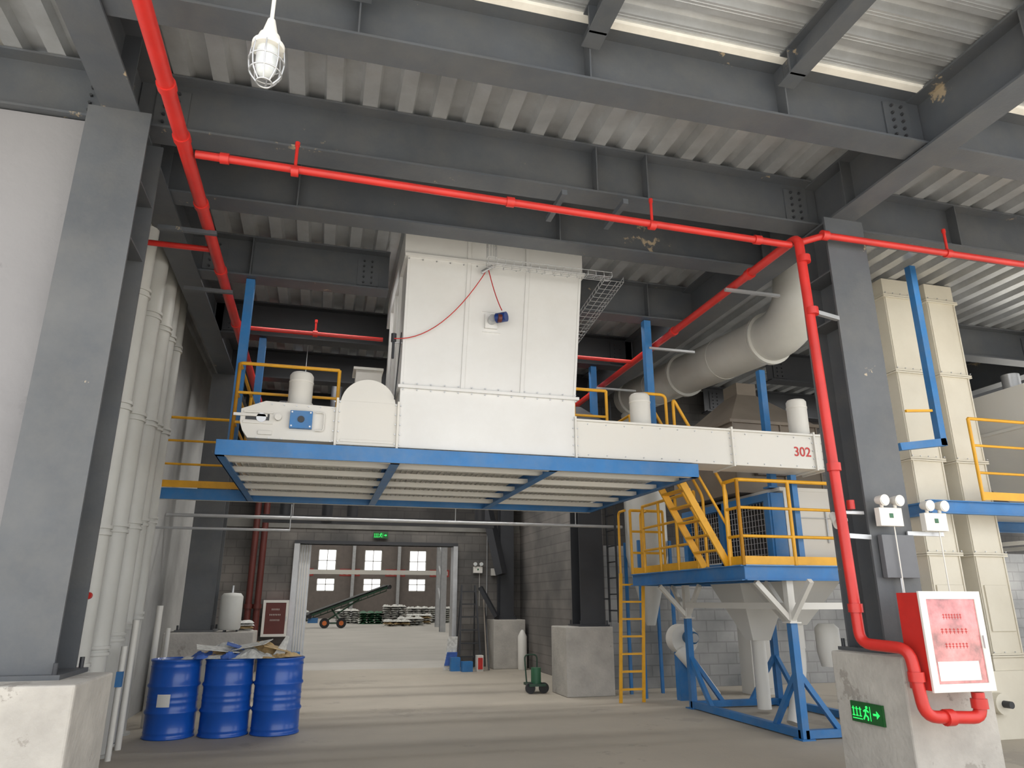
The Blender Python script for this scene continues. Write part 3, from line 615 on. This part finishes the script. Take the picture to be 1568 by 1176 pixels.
for a in (0,2.1,4.2): g.cyl((-1.32+.12*math.cos(a),12.52+.12*math.sin(a),1.10),(-1.32+.12*math.cos(a),12.52+.12*math.sin(a),1.14),.015,STEELD,8)
g.cyl((-1.32,12.52,1.67),(-1.32,12.52,1.8),.02,GALV); g.done()
g=G('wall_ladder')
for y in (12.15,12.55): g.bar((5.12,y,1.2),(5.12,y,5.2),.03,.03,STEELD,up=(0,1,0))
for i in range(14): g.cyl((5.12,12.15,1.4+.28*i),(5.12,12.55,1.4+.28*i),.012,STEELD,8)
for z in (1.6,4.8): g.bar((5.02,12.55,z),(5.12,12.55,z),.03,.03,STEELD)
g.done()
g=G('step_ladder')
for s_ in (-1,1):
    g.bar((3.62+s_*.27,17.7,0),(3.62+s_*.17,18.1,1.95),.04,.03,STEELD,up=(0,1,0)); g.bar((3.62+s_*.24,18.45,0),(3.62+s_*.17,18.12,1.95),.03,.03,STEELD,up=(0,1,0))
for i in range(6): z=.28+.3*i; g.box(3.62-.25+.015*i,3.62+.25-.015*i,17.70+.2*z,17.78+.2*z,z,z+.03,STEELD)
g.done()
g=G('storage_clutter')
g.box(3.12,3.34,17.5,17.7,0,.3,BLUE); g.box(3.35,3.6,17.3,17.5,0,.22,BLUE); g.box(-.55,-.3,17.9,18.15,0,.45,BLUE); g.bar((4.05,17.6,0),(4.15,18.5,1.4),.03,.03,STEELD); g.bar((4.0,17.6,0),(4.1,18.5,1.6),.03,.03,TAUPE)
g.prism([(3.0,0),(3.3,0),(3.33,.75),(3.1,.75)],17.85,17.9,SACKW); g.prism([(3.02,.1),(3.3,.1),(3.33,.4),(3.08,.4)],17.83,17.85,SACKB)
g.box(3.7,3.85,17.3,17.5,0,.35,WHITE); g.box(3.72,3.83,17.28,17.3,.05,.3,RED); g.done()
g=G('hand_trolley')
for x in (3.75,4.0): g.cyl((x,13.0,.09),(x,13.04,.09),.09,BLACK,20)
g.box(3.72,4.02,12.95,13.35,.12,.16,DARKG); g.tube([(3.77,13.33,.16),(3.75,13.4,.62),(3.99,13.4,.62),(3.97,13.33,.16)],.014,DARKG,8); g.cyl((3.88,13.1,.16),(3.88,13.1,.42),.09,GREENM,16); g.done()
g=G('gas_cylinder'); g.lathe([(.1,0),(.11,.03),(.11,.75),(.06,.85),(.03,.9)],(4.85,17.5,0),WHITE,20); g.done()
# ---------------------------------------------------------------- outer hall
g=G('wall_outer_hall'); WB=mat('hall_wall',(.19,.165,.15),.9,0,.12,2); YH=75
SP=4.52; wins=[(-.25+SP*i,1.5+SP*i) for i in range(-3,4)]
ZW=((2.55,3.8),(4.3,6.6))
g.box(-14,16,YH,YH+.2,0,ZW[0][0],WB); g.box(-14,16,YH,YH+.2,ZW[0][1],ZW[1][0],WB); g.box(-14,16,YH,YH+.2,ZW[1][1],13,WB)
for c,d in ZW:
    px=-14
    for a,b in wins: g.box(px,a,YH,YH+.2,c,d,WB); px=b
    g.box(px,16,YH,YH+.2,c,d,WB)
g.box(-14.2,-14,18.85,YH,0,13,WB); g.box(16,16.2,18.85,YH,0,13,WB); g.box(-14,16,18.85,18.9,6.15,13,WB); g.done()
g=G('window_1')
for a,b in wins:
    for c,d in ZW:
        for x in (a,(a+b)/2-.04,b-.08): g.box(x,x+.08,YH+.05,YH+.1,c,d,WHITE)
        for z in(c,(c+d)/2,d-.08): g.box(a,b,YH+.05,YH+.1,z,z+.08,WHITE)
g.done()
g=G('wall_banner')
for i in range(-2,3): g.box(1.9+SP*i,3.9+SP*i,YH-.05,YH,4.0,4.7,mat('faded_red',(.40,.06,.05),.7))
for i in range(-2,3): 
    for k in range(4): g.box(2.0+.5*k+SP*i,2.25+.5*k+SP*i,YH-.07,YH-.05,4.15,4.55,WHITE)
g.done()
tm=bpy.data.materials.new('translucent_roof');tm.use_nodes=True
N=tm.node_tree.nodes;N.remove(N['Principled BSDF']);t_=N.new('ShaderNodeBsdfTranslucent');t_.inputs['Color'].default_value=(.46,.455,.44,1);tm.node_tree.links.new(t_.outputs[0],N['Material Output'].inputs[0])
g=G('roof_outer_hall'); g.box(-14,16,18.85,YH+.2,13,13.02,tm); g.done()
g=G('hall_steel_column')
for x,y in ((-3,50),(6.6,40),(7.6,48),(9.2,58),(-2.2,70),(3.2,74.6),(7.7,74.6)):
    g.ibeam((x,y,0),(x,y,13),.35,.3,GALV,up=(0,1,0))
for z in(1,2.4,3.8,5.2): g.bar((6.6,40,z),(7.6,48,z+1.4),.1,.1,GALV)
g.bar((-6,62,3.9),(10,62,3.9),.4,.35,WHITE); g.bar((-6,62,0),(-6,62,3.9),.3,.3,WHITE,up=(0,1,0)); g.bar((10,62,0),(10,62,3.9),.3,.3,WHITE,up=(0,1,0))
g.done()
g=G('bag_pile')
for bx,by,n,m in ((2.2,57,7,SACKW),(3.9,56,6,GREENM),(5.6,56,9,SACKW),(7.2,54,5,SACKY),(7.6,58,8,SACKW),(9.2,57,8,SACKW),(10,52,6,SACKY),(-1.5,63,6,SACKW),(5.2,50,3,SACKY),(6.2,51,4,SACKW)):
    for l in range(n):
        for i in range(3):
            crumple(bx+.55*(i-1),by,l*.15+.0,.66,1.4,.2,m if l%2 else (SACKW if m!=GREENM else GREENM),random.uniform(-.1,.1),6)
g.done()
g=G('belt_conveyor')
a=Vector((-.6,47.5,.7));b=Vector((4.4,50,2.5))
g.bar(a,b,.6,.12,DARKG); g.bar(a+Vector((0,0,.12)),b+Vector((0,0,.12)),.5,.05,BLACK)
for t_ in [i/12 for i in range(13)]: 
    p=a.lerp(b,t_); g.bar(p,p+Vector((0,0,-.25)),.05,.05,DARKG,up=(0,1,0))
g.bar(a-Vector((0,0,.25)),b-Vector((0,0,.25)),.05,.05,DARKG)
for c in (a,b): g.cyl(c+Vector((.2,-.35,0)),c+Vector((-.2,.35,0)),.14,STEELD,16)
for dx in (.5,1.5):
    g.cyl((dx,47,.3),(dx,47.15,.3),.3,BLACK,24); g.cyl((dx,46.97,.3),(dx,47.16,.3),.14,mat('hub_orange',(.6,.15,.03),.5),16)
g.bar((.5,47.1,.3),(1.5,47.1,.3),.1,.1,DARKG); g.bar((.5,47.3,.35),(2.6,49,1.7),.07,.07,DARKG); g.bar((1.5,47.3,.35),(.9,48.2,1.1),.07,.07,DARKG); g.box(-.5,.1,47.4,47.9,.3,.6,BLUE)
g.done()
# ---------------------------------------------------------------- light
w=bpy.data.worlds.new('World');bpy.context.scene.world=w;w.use_nodes=True
bg=w.node_tree.nodes['Background'];bg.inputs['Color'].default_value=(.95,.97,1,1);bg.inputs['Strength'].default_value=2.4
s=bpy.data.lights.new('sun','SUN');s.energy=8.5;s.angle=.05;s.color=(1,.97,.93)
so=bpy.data.objects.new('sun',s);bpy.context.scene.collection.objects.link(so);so.rotation_euler=(R(16),R(6),0)
# ---------------------------------------------------------------- camera
cam=bpy.data.cameras.new('camera');cam.sensor_width=36;cam.lens=1530/2212*36;cam.clip_end=300
co=bpy.data.objects.new('camera',cam);bpy.context.scene.collection.objects.link(co)
co.location=(0,0,1.55);co.rotation_euler=(R(90)+math.atan(470.5/1530),0,R(-14.7))
bpy.context.scene.camera=co
bpy.context.scene.view_settings.view_transform='Standard'
